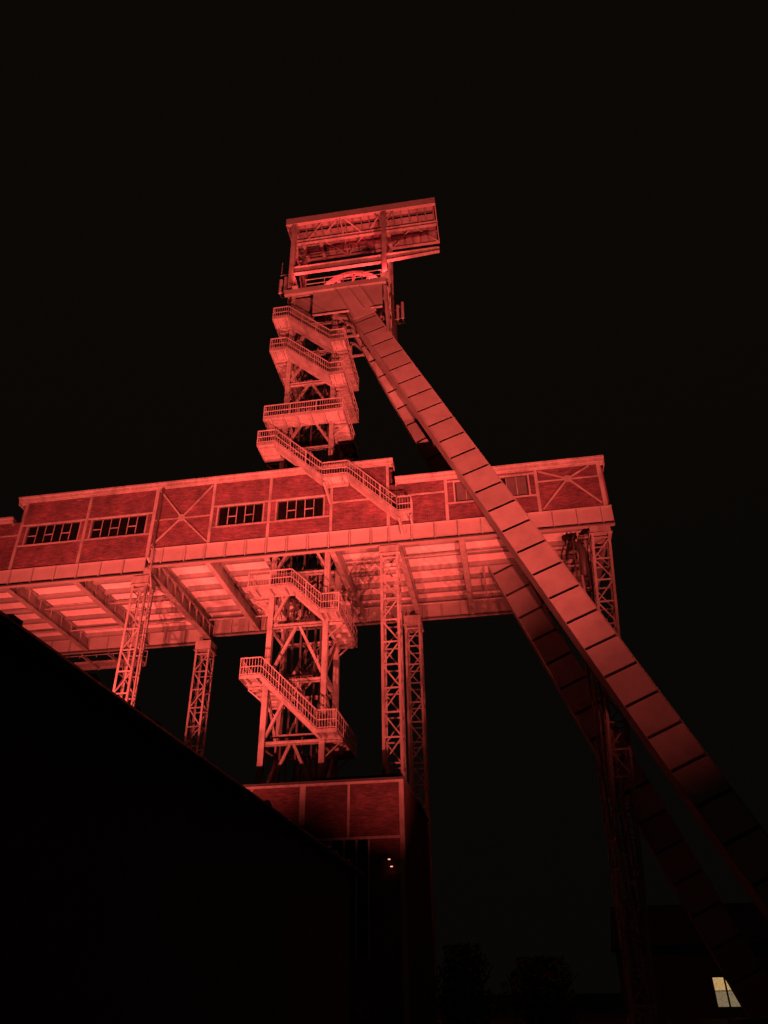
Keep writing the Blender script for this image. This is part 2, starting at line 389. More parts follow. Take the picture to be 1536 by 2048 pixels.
for k in range(30):
    if r is None: r = MB().bar((-14.95, 44.2, 52.7), (-14.95, 44.65, 52.7), .03, .03).build('ladder_rung', RAILP, RF)
    else: again(r, RF, (0, 0, .29*k))
for z in (55.2, 57.2, 59.2): MB().bar((-14.92, 44.42, z), (-14.5, 44.42, z), .06, .06).build('ladder_bracket', RAILP, RF)

# ================================================================== railings and stairs
def lerp(a, b, t): return a + (b-a)*t
def railing(parent, pts, h=1.1, sp=.17, name='railing', first=True, mat=None):
    mat = mat or RAILP
    pts = [V(p) for p in pts]; up = V((0, 0, 1))
    mid = sum(pts, V())/len(pts)
    R_ = node(name, parent, mid)
    tops, mids, bal = MB(), MB(), MB()
    post = None
    for a, b in zip(pts[:-1], pts[1:]):
        e = (b-a).normalized()*.03
        tops.bar(a+up*h-e, b+up*h+e, .06, .06); mids.bar(a+up*(h*.5), b+up*(h*.5), .04, .04); mids.bar(a+up*.1, b+up*.1, .035, .035)
        L = (b-a).length; n = max(1, round(L/1.7))
        for k in range(n+1):
            p = lerp(a, b, k/n)
            if post is None: post = MB().box(p.x-.028, p.x+.028, p.y-.028, p.y+.028, p.z-.12, p.z+h-.03).build('post', mat, R_); p0 = p
            elif k or True: 
                if (p-p0).length > .05: again(post, R_, p-p0)
        nb = max(2, round(math.hypot(b.x-a.x, b.y-a.y)/sp))
        for k in range(nb+1):
            if k % max(1, round(nb/n)) == 0: continue
            p = lerp(a, b, k/nb); bal.box(p.x-.014, p.x+.014, p.y-.014, p.y+.014, p.z+.1, p.z+h-.03)
    tops.build('handrail', mat, R_); mids.build('rail', mat, R_); bal.build('balusters', mat, R_, stuff=True)
    return R_
def landing(parent, x0, x1, y0, y1, z, joist='y', nj=3):
    G = node('landing', parent, ((x0+x1)/2, (y0+y1)/2, z))
    B(x0+.02, x1-.02, y0+.02, y1-.02, z-.035, z).build('deck_plate', STEEL, G)
    m = MB(); t = .022
    m.box(x0, x1, y0, y0+t, z-.2, z+.02); m.box(x0, x1, y1-t, y1, z-.2, z+.02)
    m.box(x0, x0+t, y0+t+.001, y1-t-.001, z-.2, z+.02); m.box(x1-t, x1, y0+t+.001, y1-t-.001, z-.2, z+.02)
    m.build('skirt', STEEL, G)
    src = None
    for k in range(nj):
        if joist == 'y': # spread along y, each running in x
            y = lerp(y0, y1, (k+.5)/nj); q = MB().box(x0+t+.001, x1-t-.001, y-.05, y+.05, z-.19, z-.036); d = (0, (y1-y0)/nj, 0)
        else:
            x = lerp(x0, x1, (k+.5)/nj); q = MB().box(x-.05, x+.05, y0+t+.001, y1-t-.001, z-.19, z-.036); d = ((x1-x0)/nj, 0, 0)
        if src is None: src = q.build('joist', STEEL, G)
        else: again(src, G, V(d)*k)
    return G
def flight(parent, x0, z0, x1, z1, y0, y1, soffit=False):
    F = node('flight', parent, ((x0+x1)/2, (y0+y1)/2, (z0+z1)/2))
    for y in (y0, y1-.03):
        MB().prism([(x0, z0+.02), (x1, z1+.02), (x1, z1-.33), (x0, z0-.33)], 'y', y, y+.03).build('stringer', STEEL, F)
    n = max(3, round(abs(z0-z1)/.2)); src = None
    for k in range(1, n):
        x = lerp(x0, x1, k/n); z = lerp(z0, z1, k/n)
        if src is None:
            src = B(x-.14, x+.14, y0+.031, y1-.031, z-.05, z-.02).build('tread', STEEL, F); p0 = V((x, 0, z))
        else: again(src, F, V((x, 0, z))-p0)
    if soffit:
        MB().prism([(x0, z0-.24), (x1, z1-.24), (x1, z1-.26), (x0, z0-.26)], 'y', y0+.031, y1-.031).build('soffit_plate', STEEL, F)
    return F

SX0, SX1, SX2, SX3 = -15.25, -13.95, -10.42, -9.25     # landing / flight / landing in x
SY0, SY1, SY2, SY3 = 41.6, 42.85, 46.72, 47.55         # ring in y

def ring_front(T, zl, zr, soffit=True, xl=SX1):
    landing(T, SX0, xl, SY0, SY1, zl, 'x', 3 if xl > -13.5 else 2)
    flight(T, xl, zl, SX2, zr, SY0, SY1, soffit)
    landing(T, SX2, SX3, SY0, SY1, zr, 'x', 2)
    railing(T, [(SX0+.03, SY0+.03, zl), (xl, SY0+.03, zl), (SX2, SY0+.03, zr), (SX3-.03, SY0+.03, zr)])
    railing(T, [(xl+.1, SY1-.04, zl), (SX2, SY1-.04, zr)], sp=.3)
def side(T, x0, x1, z, y0=SY1+.002, y1=SY3, rail='out', inner=True):
    landing(T, x0, x1, y0, y1, z, 'y', max(2, round((y1-y0)/.75)))
    xo = x0+.03 if rail == 'out' and x0 < -12 else x1-.03
    xi = x1-.04 if x0 < -12 else x0+.04
    railing(T, [(xo, SY0+.06, z), (xo, y1-.03, z)], sp=(.62 if x0 > -12 else .3))
    if inner: railing(T, [(xi, y0+.1, z), (xi, SY2, z)], sp=.34)
    for y in (YF, YB):                              # cantilever brackets back to the legs
        if y < y1: 
            q = XL-.17 if x0 < -12 else XR+.17
            e = x0+.1 if x0 < -12 else x1-.1
            MB().bar((q, y, z-.28), (e, y, z-.28), .12, .14).build('bracket', STEEL, T)
            MB().bar((q, y, z-1.15), (e, y, z-.36), .08, .08).build('bracket_brace', STEEL, T)
def back_flight(T, zr, zl, soffit=False):
    flight(T, SX2, zr, SX1, zl, SY2+.002, SY3, soffit)
    railing(T, [(SX2, SY3-.03, zr), (SX1, SY3-.03, zl)])
    railing(T, [(SX2, SY2+.04, zr), (SX1, SY2+.04, zl)], sp=.34)

UP = thing('staircase', (-12.2, 44.6, 36), 'red lit steel stairs zigzagging around the shaft tower above the bridge roof', 'staircase')
ring_front(UP, 47.95, 44.6); ring_front(UP, 44.45, 41.15)
landing(UP, SX0, SX3, SY0, SY1, 37.55, 'x', 6); railing(UP, [(SX0+.03, SY0+.03, 37.55), (SX3-.03, SY0+.03, 37.55)])
for z in (44.6, 41.15, 37.55): side(UP, SX2, SX3, z)
for z in (47.95, 44.45, 37.55): side(UP, SX0, SX1, z, y1=SY3 if z < 47 else 45.2)
landing(UP, SX1+.002, SX2-.002, SY2, SY3, 44.45, 'x', 4); railing(UP, [(SX1, SY3-.03, 44.45), (SX2, SY3-.03, 44.45)])
back_flight(UP, 41.15, 37.55); back_flight(UP, 37.55, 34.6)
side(UP, SX0, SX1, 34.6, y0=42.9)
landing(UP, SX2, SX3, SY2-1.2, SY3, 35.9, 'y', 3)
MB().bar((SX3-.3, 46.9, 34.2), (SX3-.3, 46.9, 35.7), .1, .1).build('hanger', STEEL, UP)

LOW = thing('staircase', (-12.2, 44.6, 10.9), 'red lit steel stairs winding down the shaft tower below the bridge', 'staircase')
ring_front(LOW, 23.6, 21.65, False, xl=-12.4); ring_front(LOW, 17.75, 14.27, False)
side(LOW, SX2, SX3, 21.65); side(LOW, SX2, SX3, 14.27); side(LOW, SX0, SX1, 17.75); side(LOW, SX0, SX1, 23.6)
back_flight(LOW, 21.65, 17.75); back_flight(LOW, 14.27, 10.95)
back_flight(LOW, 26.4, 23.6)

# stair that leaves the tower and comes down in front of the bridge wall
EX = thing('staircase', (-10, 41.4, 27), 'long red lit steel stair descending across the front brick wall of the bridge', 'staircase')
EY0, EY1 = 40.92, 41.86
landing(EX, -15.3, -13.98, EY0, 42.88, 34.65, 'y', 2)
flight(EX, -13.98, 34.65, -10.5, 31.25, EY0, EY1, True)
landing(EX, -10.5, -8.73, EY0, EY1, 31.25, 'x', 2)
flight(EX, -8.73, 31.25, -5.42, 27.85, EY0, EY1, True)
landing(EX, -5.42, -4.48, EY0, EY1, 27.85, 'x', 2)
railing(EX, [(-15.27, EY0+.03, 34.65), (-13.98, EY0+.03, 34.65), (-10.5, EY0+.03, 31.25), (-8.73, EY0+.03, 31.25), (-5.42, EY0+.03, 27.85), (-4.51, EY0+.03, 27.85)])
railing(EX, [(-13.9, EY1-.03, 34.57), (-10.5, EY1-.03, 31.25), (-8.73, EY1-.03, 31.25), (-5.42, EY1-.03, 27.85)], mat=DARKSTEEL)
railing(EX, [(-4.51, EY0+.08, 27.85), (-4.51, EY1-.03, 27.85)])
railing(EX, [(-15.27, EY0+.08, 34.65), (-15.27, 42.8, 34.65)])
MB().bar((-10.4, 41.3, 31.0), (-10.05, 41.93, 29.6), .14, .16).build('knee_brace', STEEL, EX)
MB().bar((-5.35, 41.4, 27.62), (-5.15, 41.75, 26.5), .14, .14).build('knee_brace', STEEL, EX)
MB().box(-4.62, -4.5, 41.1, 41.85, 27.3, 27.64).build('bracket', STEEL, EX)
MB().bar((-10.4, 41.87, 30.95), (-8.8, 41.87, 30.95), .12, .14).build('wall_plate', STEEL, EX)

# ================================================================== BRIDGE HOUSE
BH = thing('bridge_house', (-12, 48, 25.5), 'long raised brick and steel bridge building with lit underside, pierced by the headframe', 'building')
YW = 42.0
def post(x, z0, z1, w=.2): B(x-w/2, x+w/2, YW-.06, YW+.14, z0, z1).build('post', STEEL, BH)
def rail(x0, x1, z, h=.11): B(x0, x1, YW-.045, YW+.14, z-h/2, z+h/2).build('rail', STEEL, BH)
def brick(x0, x1, z0, z1):
    if x1-x0 > .03 and z1-z0 > .03: B(x0+.001, x1-.001, YW, YW+.24, z0+.001, z1-.001).build('brick_panel', BRICK, BH)
def window(x0, x1, z0, z1, ncol, bars, first_bar, boards=()):
    Wn = node('window', BH, ((x0+x1)/2, YW, z0)); t = .07
    m = MB(); m.box(x0, x1, YW+.06, YW+.14, z1-t, z1); m.box(x0, x1, YW+.06, YW+.14, z0, z0+t)
    m.box(x0, x0+t, YW+.06, YW+.14, z0+t, z1-t); m.box(x1-t, x1, YW+.06, YW+.14, z0+t, z1-t); m.build('frame', DARKSTEEL, Wn)
    w = (x1-x0-2*t)/ncol
    for k in range(ncol):
        a = x0+t+k*w; b = a+w
        if k: B(a-.024, a+.024, YW+.075, YW+.13, z0+t+.0+(.0 if k % 2 else .0), z1-t).build('mullion', STEEL, Wn)
        zb = lerp(z0, z1, .48)
        if k in bars:
            B(a+.031, b-.031, YW+.08, YW+.125, zb-.035, zb+.035).build('transom', STEEL, Wn)
        mat = BOARD if k in boards else GLASS
        B(a+.031, b-.031, YW+.10, YW+.11, z0+t, z1-t).build('board' if k in boards else 'pane', mat, Wn)
def bay_win(x0, x1, zb, zt, wx0, wx1, wz0, wz1, ncol, bars, boards=(), r=None):
    a, b = x0+.1, x1-.1; ru, rl = r or (30.36, 28.66)
    rail(a, b, ru); rail(a, b, rl)
    brick(a, b, ru+.055, zt); brick(a, b, zb, rl-.055)
    j = .1
    for u0, u1 in ((a, wx0-j), (wx1+j, b)): brick(u0, u1, rl+.055, ru-.055)
    for u0 in (wx0-j, wx1): B(u0, u0+j, YW-.03, YW+.14, rl+.055, ru-.055).build('jamb', STEEL, BH)
    window(wx0, wx1, rl+.055, ru-.055, ncol, bars, 0, boards)
ZTA, ZBA, ZBB = 32.3, 26.78, 27.42
post(-32.75, ZBA, ZTA); post(-27.75, ZBA, ZTA); post(-22.7, ZBA, ZTA, .24)
bay_win(-32.75, -27.75, ZBA, ZTA, -32.22, -28.22, 28.7, 30.3, 6, (0, 2, 4))
bay_win(-27.75, -22.7, ZBA, ZTA, -27.28, -23.24, 28.7, 30.3, 6, (0, 2, 4))
for x in (-18.45, -14.34, -10.02, -6.15): post(x, ZBB, ZTA)
def cross(x0, x1, z0, z1, cx, cz, corners):
    a, b = x0+.1, x1-.1
    brick(a, cx, z0, cz); brick(cx, b, z0, cz); brick(a, cx, cz, z1); brick(cx, b, cz, z1)
    rail(a, b, cz, .1)
    for (x, z) in corners:
        dx, dz = x-cx, z-cz; L = math.hypot(dx, dz); s = .2/L
        MB().bar((cx+dx*s, YW-.075, cz+dz*s), (x, YW-.075, z), .05, .11, (0, 0, 1)).build('cross_brace', STEEL, BH)
    m = MB(); n = 14
    m.prism([(cx+.26*math.cos(2*math.pi*k/n), cz+.26*math.sin(2*math.pi*k/n)) for k in range(n)], 'y', YW-.11, YW-.052); m.build('gusset_plate', STEEL, BH)
cross(-22.7, -18.45, ZBB, ZTA, -20.6, 29.69, [(-22.5, 27.6), (-18.6, 27.6), (-22.5, 32.15), (-18.6, 32.15)])
bay_win(-18.45, -14.34, ZBB, ZTA, -17.98, -14.8, 28.7, 30.3, 5, (1, 3))
bay_win(-14.34, -10.02, ZBB, ZTA, -13.8, -10.56, 28.7, 30.3, 5, (1, 3))
brick(-9.92, -6.25, ZBB, 29.64); brick(-9.92, -6.25, 29.76, ZTA); rail(-9.92, -6.25, 29.7)
ZTC = 30.66
brick(-6.05, -2.36, ZBB, 29.64); brick(-6.05, -2.36, 29.76, ZTC); rail(-6.05, -2.36, 29.7)
for x in (-2.26, 3.66): post(x, ZBB, ZTC)
post(7.72, ZBB, ZTC, .26)
bay_win(-2.26, 3.66, ZBB, ZTC, -1.66, 3.12, 28.8, 30.35, 7, (2, 4), (0, 1, 5, 6), r=(30.45, 28.73))
cross(3.66, 7.72, ZBB, ZTC, 5.65, 29.72, [(3.85, 27.55), (7.5, 27.65), (3.85, 30.5), (7.1, 30.55)])
# low part at the far left
B(-46, -32.86, YW, YW+.24, 29.66, 30.7).build('brick_panel', BRICK, BH); B(-46, -32.86, YW, YW+.24, ZBA, 29.54).build('brick_panel', BRICK, BH)
rail(-46, -32.86, 29.6)
# roofs with eaves
def roof(x0, x1, z, zt, y1=54.6, hole=False):
    R_ = node('roof', BH, ((x0+x1)/2, 48, z))
    B(x0, x1, 41.72, 41.78, z-.34, z).build('eaves_fascia', STEEL, R_)
    B(x0, x1, 41.79, 42.3, z-.30, z-.2).build('eaves_soffit', STEEL, R_)
    B(x0, x1, 41.93, 42.2, zt, z-.31).build('eaves_beam', STEEL, R_)
    B(x0, x1, 41.58, 41.71, z-.13, z-.01).build('gutter', STEEL, R_)
    if not hole: B(x0, x1, 41.79, y1, z-.14, z-.02).build('roof_deck', ROOFFELT, R_)
    else:
        B(x0, -15.4, 41.79, y1, z-.14, z-.02).build('roof_deck', ROOFFELT, R_)
        B(-9.2, x1, 41.79, y1, z-.14, z-.02).build('roof_deck', ROOFFELT, R_)
        B(-15.399, -9.201, 47.7, y1, z-.14, z-.02).build('roof_deck', ROOFFELT, R_)
        B(-15.399, -9.201, 41.79, 42.6, z-.14, z-.02).build('roof_deck', ROOFFELT, R_)
    B(x0, x0+.05, 41.79, y1, z-.55, z-.15).build('verge_board', STEEL, R_)
    B(x1-.05, x1, 41.79, y1, z-.55, z-.15).build('verge_board', STEEL, R_)
roof(-33.35, -5.72, 32.66, 32.302, hole=True)
roof(-5.6, 8.12, 31.06, 30.662)
roof(-46, -33.4, 31.0, 30.702)
# end and back walls
B(7.85, 8.02, 42.3, 54.0, 27.45, 30.6).build('end_wall', BRICK, BH)
B(-6.05, -5.85, 42.3, 54.0, 30.9, 32.2).build('end_wall', BRICK, BH)
B(-33.2, -33.0, 42.3, 54.0, 31.0, 32.2).build('end_wall', BRICK, BH)
B(-46, -22.7, 53.9, 54.15, 26.85, 30.8).build('back_wall', BRICK, BH)
B(-22.69, 8.0, 53.9, 54.15, 27.45, 30.8).build('back_wall', BRICK, BH)
# girders
def girder(x0, x1, y, z0, z1, sgn, xs, name='girder', ystiff=.15):
    G = node(name, BH, ((x0+x1)/2, y, z0))
    B(x0, x1, y-.015, y+.015, z0+.05, z1-.03).build('web', GIRDER, G)
    B(x0, x1, y-.19, y+.19, z0, z0+.05).build('flange', GIRDER, G)
    B(x0, x1, y-.16, y+.16, z1-.03, z1).build('flange', GIRDER, G)
    src = None
    for x in xs:
        if src is None: src = B(x-.03, x+.03, y+sgn*.016, y+sgn*(.016+ystiff), z0+.06, z1-.04).build('stiffener', GIRDER, G) ; x00 = x
        else: again(src, G, (x-x00, 0, 0))
    B(x0, x1, y-.235, y-.192, z0-.03, z0+.045).build('shade_strip', DARKSTEEL, G)  # thin dark strip added as the shadow line under the girder
    return G
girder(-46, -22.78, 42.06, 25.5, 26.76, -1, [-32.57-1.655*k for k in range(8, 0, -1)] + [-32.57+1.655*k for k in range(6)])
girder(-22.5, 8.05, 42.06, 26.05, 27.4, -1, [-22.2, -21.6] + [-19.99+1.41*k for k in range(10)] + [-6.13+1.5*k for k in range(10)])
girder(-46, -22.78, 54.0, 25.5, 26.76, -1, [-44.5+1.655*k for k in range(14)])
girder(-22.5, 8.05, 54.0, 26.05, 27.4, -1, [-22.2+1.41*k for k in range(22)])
# floor soffit, joists and cross beams
B(-46, -22.6, 42.08, 53.98, 26.8, 26.99).build('floor_slab', SOFFIT, BH)
for b in ((-22.5, -14.4, 42.08, 53.98), (-10.0, 8.0, 42.08, 53.98), (-14.399, -10.001, 47.7, 53.98), (-14.399, -10.001, 42.08, 42.62)):
    B(*b, 27.42, 27.6).build('floor_slab', SOFFIT, BH)
B(-22.7, -22.5, 42.2, 53.9, 26.78, 27.6).build('slab_step', STEEL, BH)
JY = [44.3, 46.1, 47.95, 49.8, 51.65, 53.2]
def joists(x0, x1, z, dz=.36):
    for y in JY:
        if x0 < -12 < x1 and y < 47.7:
            continue
        y += random.uniform(-.12, .12); d2 = dz + random.uniform(-.05, .05)
        B(x0, x1, y-.12, y+.12, z-d2, z-.002).build('joist', JOIST, BH)
CB_A = [-44, -38.4, -33.0, -27.85]
CB_B = [-18.5, -14.45, -9.98, -5.6, -1.5, 3.4, 7.6]
for x in CB_A:
    MB().ibeam((x, 42.1, 26.15), (x, 53.9, 26.15), .42, 1.1, tf=.04).build('cross_beam', STEEL, BH)
    for k in range(7): B(x+.02, x+.14, 43.5+1.5*k, 43.52+1.5*k, 25.65, 26.68).build('web_rib', STEEL, BH)
MB().ibeam((-22.42, 42.4, 26.15), (-22.42, 53.6, 26.15), .5, 1.15, tf=.04).build('cross_beam', STEEL, BH)
for k in range(8): B(-22.4, -22.2, 43.2+1.4*k, 43.22+1.4*k, 25.62, 26.68).build('web_rib', STEEL, BH)
for x in CB_B: 
    MB().ibeam((x, 42.1, 26.68), (x, 53.9, 26.68), .36, 1.1, tf=.04).build('cross_beam', STEEL, BH)
xa = CB_A + [-22.42]
for a, b in zip([-46]+xa[:-1], xa): joists(a+.2, b-.2, 26.8)
xb = [-22.3] + CB_B
for a, b in zip(xb[:-1], xb[1:]): joists(a+.2, b-.2, 27.42)
for y, z, r_, x0, x1 in ((52.55, 26.72, .05, -9.7, 7.4), (45.3, 26.85, .035, -9.7, 2.0), (52.4, 26.75, .05, -22.1, -14.7), (50.9, 26.1, .045, -45, -22.9), (47.1, 26.2, .035, -45, -22.9)):
    MB().tube([(x0, y, z), ((x0+x1)/2, y+.05, z-.02), (x1, y, z)], r_, 8).build('service_pipe', RAILP, BH)
# trimmed collar and bracing round the rear strut opening
for x in (-.35, 2.3): B(x, x+.12, 48.6, 51.6, 26.5, 27.41).build('trimmer', STEEL, BH)
# maintenance gallery behind the left girder
GA = node('maintenance_gallery', BH, (-32, 57, 25.5))
B(-37, -29.3, 56.0, 57.2, 25.5, 25.56).build('deck_plate', STEEL, GA)
for y in (55.95, 57.2): MB().ibeam((-37, y, 25.4), (-29.3, y, 25.4), .14, .2).build('edge_beam', STEEL, GA)
for x in (-36, -33.5, -31.2, -29.5): MB().ibeam((x, 54.2, 25.35), (x, 57.3, 25.35), .14, .18).build('bracket', STEEL, GA)
m = MB()
for z in (26.1, 26.6): m.bar((-37, 57.15, z), (-29.3, 57.15, z), .05, .05)
for k in range(6): m.bar((-37+1.54*k, 57.15, 25.5), (-37+1.54*k, 57.15, 26.6), .05, .05)
m.build('guard_rail', RAILP, GA)
# rain pipe
m = MB(); m.tube([(-22.28, 41.85, 32.3), (-22.28, 41.85, 27.5), (-22.2, 41.8, 27.0), (-22.2, 41.8, 25.6), (-22.15, 42.2, 24.6), (-22.12, 42.3, 3)], .055, 8); m.build('downpipe', STEEL, BH)
m = MB(); m.tube([(-22.28, 41.85, 32.45), (-22.28, 41.83, 29.0), (-22.28, 41.83, 27.5)], .075, 8); m.build('downpipe', DARKSTEEL, BH)

# ================================================================== lattice columns
def lattice(x0, x1, y0, y1, zt, zb, label, lean=0.0, cap=(.06, .75), pitch=1.42, mat=STEEL):
    cx, cy = (x0+x1)/2, (y0+y1)/2
    T = thing('lattice_column', (cx + lean*(zb-zt), cy, zb), label, 'column', 'lattice columns under the bridge')
    sh = lambda x, z: x + lean*(z-zt)
    ch = .15
    for x in (x0+ch/2, x1-ch/2):
        for y in (y0+ch/2, y1-ch/2):
            s = 1 if x < cx else -1
            m = MB(); m.bar((sh(x, zb), y, zb), (sh(x, zt), y, zt), ch, .02, (0, 1, 0), du=(-.065 if y < cy else .065)); m.bar((sh(x, zb), y, zb), (sh(x, zt), y, zt), .02, ch-.021, (0, 1, 0), ds=(-.065 if x > cx else .065)*(1))
            m.build('chord', mat, T)
    z = zt - .35; k = 0
    while z > zb + .5:
        z2 = max(zb+.3, z-pitch)
        fl = k % 2
        for y in (y0+.02, y1-.02):
            MB().bar((sh(x0, z)+ch, y, z), (sh(x1, z)-ch, y, z), .02, .1, (0, 0, 1)).build('horizontal_bar', mat, T)
            a, b = (x0+ch*.6, x1-ch*.6) if (fl ^ (y > cy)) else (x1-ch*.6, x0+ch*.6)
            MB().bar((sh(a, z), y+(.012 if y < cy else -.012), z-.06), (sh(b, z2), y+(.012 if y < cy else -.012), z2+.06), .018, .085, (0, 1, 0) if False else (0, 0, 1)).build('diagonal_bar', mat, T)
        for x in (x0+.02, x1-.02):
            MB().bar((sh(x, z), y0+ch, z), (sh(x, z), y1-ch, z), .02, .1).build('horizontal_bar', mat, T)
            a, b = (y0+ch*.6, y1-ch*.6) if (fl ^ (x > cx)) else (y1-ch*.6, y0+ch*.6)
            MB().bar((sh(x, z), a, z-.06), (sh(x, z2), b, z2+.06), .018, .085).build('diagonal_bar', mat, T)
        z = z2; k += 1
        if z2 <= zb+.31: break
    c0, c1 = cap
    B(x0-.05, x1+.05, y0-.05, y1+.05, zt+.002, zt+c1).build('head_box', mat, T)
    B(x0-.12, x1+.12, y0-.12, y1+.12, zt-.04, zt+.001).build('head_plate', mat, T)
    B(cx-.32, cx+.32, cy-.3, cy+.3, zt+c1, zt+c1+.14).build('bearing', DARKSTEEL, T)
    B(sh(x0, zb)-.15, sh(x1, zb)+.15, y0-.15, y1+.15, zb, zb+.25).build('foot_plate', mat, T)
    return T
lattice(-23.42, -22.34, 42.0, 43.1, 24.78, 0, 'slender lattice column with rain pipe under the girder step, front row', 0, (.06, .6))
lattice(-23.15, -22.0, 52.9, 54.1, 24.5, 0, 'slender lattice column under the girder step, back row')
lattice(-6.72, -5.56, 41.95, 43.15, 25.4, 0, 'lattice column rising behind the brick shaft hall, front row, right of the stair tower', 0, (.06, .55))
lattice(-6.62, -5.44, 52.7, 54.2, 25.2, 0, 'dim lattice column in the back row behind the brick shaft hall corner', 0, (.06, .7))
lattice(6.5, 7.66, 41.98, 43.2, 25.5, 0, 'leaning lattice column under the outer end of the bridge beside the inclined strut', .085, (.06, .5))
lattice(6.3, 7.5, 52.8, 54.1, 25.4, 0, 'lattice column under the outer end of the bridge, back row', .03, (.06, .55))

# pipes and duct at the outer end of the bridge
DU = thing('vent_duct', (5.9, 43.3, 14), 'dark bent vent duct with pipes hanging at the outer bridge column', 'duct')
pts = [(5.35, 44.0, 25.9)] + [(5.62+.35*math.sin(a)-.05, 43.9-.4*math.sin(a), 25.4+.45*math.cos(a)) for a in [i*math.pi/8 for i in range(1, 5)]] + [(6.0, 43.4, 24.9), (5.9, 43.5, 23.4)]
MB().tube(pts, .27, 14).build('elbow', DARKSTEEL, DU, smooth=True)
for a, x in enumerate((5.5, 5.75, 6.05, 6.32)):
    m = MB(); m.tube([(x, 43.35+.1*a, 26.0), (x-.02, 43.4+.1*a, 24.5), (x-.12+.1*math.sin(a*2), 43.4, 22.5), (x-.3, 43.4+.05*a, 20), (x-.45, 43.5, 13.5), (x-.45, 43.5, 0)], .045+.03*(a % 2), 8)
    m.build('pipe', STEEL if a % 2 else DARKSTEEL, DU)
for z in (24.2, 22.6, 21.0, 19.4): B(5.0, 6.5, 43.62, 43.68, z, z+.08).build('pipe_clamp', STEEL, DU)

# ================================================================== sheave wheels
def sheave(y, label):
    c = V((-9.35, y, 52.5)); R0 = 2.75
    T = thing('sheave_wheel', c, label, 'sheave wheel', 'sheave wheels under the head roof')
    n = 56
    m = MB(); prof = [(-.17, 0), (-.17, .1), (-.05, -.08), (.05, -.08), (.17, .1), (.17, 0), (.12, -.25), (-.12, -.25)]
    vs, fs = [], []
    for i in range(n):
        a = 2*math.pi*i/n
        for (dy, dr) in prof: vs.append(c + V((math.cos(a)*(R0+dr), dy, math.sin(a)*(R0+dr))))
    P_ = len(prof)
    for i in range(n):
        j = (i+1) % n
        for k in range(P_): fs.append((i*P_+k, i*P_+(k+1) % P_, j*P_+(k+1) % P_, j*P_+k))
    m.add(vs, fs); m.build('rim', STEEL, T)
    for i in range(10):
        a = 2*math.pi*(i+.35)/10
        d = V((math.cos(a), 0, math.sin(a)))
        MB().ibeam(c+d*.35, c+d*(R0-.26), .2, .24, (0, 1, 0)).build('spoke', STEEL, T)
    MB().prism([(c.x+.36*math.cos(2*math.pi*k/20), c.z+.36*math.sin(2*math.pi*k/20)) for k in range(20)], 'y', y-.3, y+.3).build('hub', STEEL, T)
    MB().prism([(c.x+.14*math.cos(2*math.pi*k/14), c.z+.14*math.sin(2*math.pi*k/14)) for k in range(14)], 'y', y-.55, y+.55).build('axle', DARKSTEEL, T)
    return T
sheave(44.35, 'big spoked sheave wheel on the platform, nearer the deck railing')
sheave(45.75, 'big spoked sheave wheel on the platform, behind its twin')
for y in (43.85, 45.05, 46.3):
    MB().prism([(-10.0, 52.27), (-8.7, 52.27), (-9.05, 52.75), (-9.65, 52.75)], 'y', y-.12, y+.12).build('bearing_block', STEEL, PL)
    MB().ibeam((-12.2, y, 52.1), (-6.4, y, 52.1), .24, .3).build('bearing_beam', STEEL, PL)
# deck railing
def rail2(x0, x1, y):
    R_ = node('deck_railing', HF, ((x0+x1)/2, y, 52.3))
    m = MB()
    for z in (52.8, 53.35): m.bar((x0, y, z), (x1, y, z), .05, .05)
    m.build('rail', RAILP, R_)
    n = round((x1-x0)/1.6); src = None
    for k in range(n+1):
        if src is None: src = B(x0-.03, x0+.03, y-.03, y+.03, 52.3, 53.32).build('post', RAILP, R_)
        else: again(src, R_, ((x1-x0)*k/n, 0, 0))
rail2(-13.0, -6.5, 42.82); rail2(-14.1, -6.5, 46.9)
# platform floodlights; the two behind the edge girder are unseen, added for the wheels
DK = (1, .045, .05)
floodlight((-13.85, 42.6, 52.75), (-11, 45.0, 60), 1.1*KW, 95, 0.8, 'small red spotlight on the sheave deck edge beside the ladder post', .03, DK, .3, 'deck spotlights')
floodlight((-6.0, 42.5, 52.55), (-6.0, 45.0, 60), 1.1*KW, 95, 0.8, 'small red spotlight glowing at the outer roof post above the strut', .03, DK, .3, 'deck spotlights')
floodlight((-12.0, 43.6, 52.7), (-8.6, 45.0, 54.9), 2.6*KW, 110, 0.7, 'unseen red lamp added on the deck to light the sheave wheels from the stair side', .05, DK, .3, 'deck spotlights')
floodlight((-6.95, 43.6, 52.7), (-9.8, 45.1, 55.6), 2.6*KW, 110, 0.7, 'unseen red lamp added on the deck to light the sheave wheels from the strut side', .05, DK, .3, 'deck spotlights')
MB().box(-6.5, -5.8, 42.3, 42.9, 52.3, 52.38).build('lamp_shelf', STEEL, HF); MB().box(-14.1, -13.6, 42.4, 42.9, 52.3, 52.4).build('lamp_shelf', STEEL, HF)

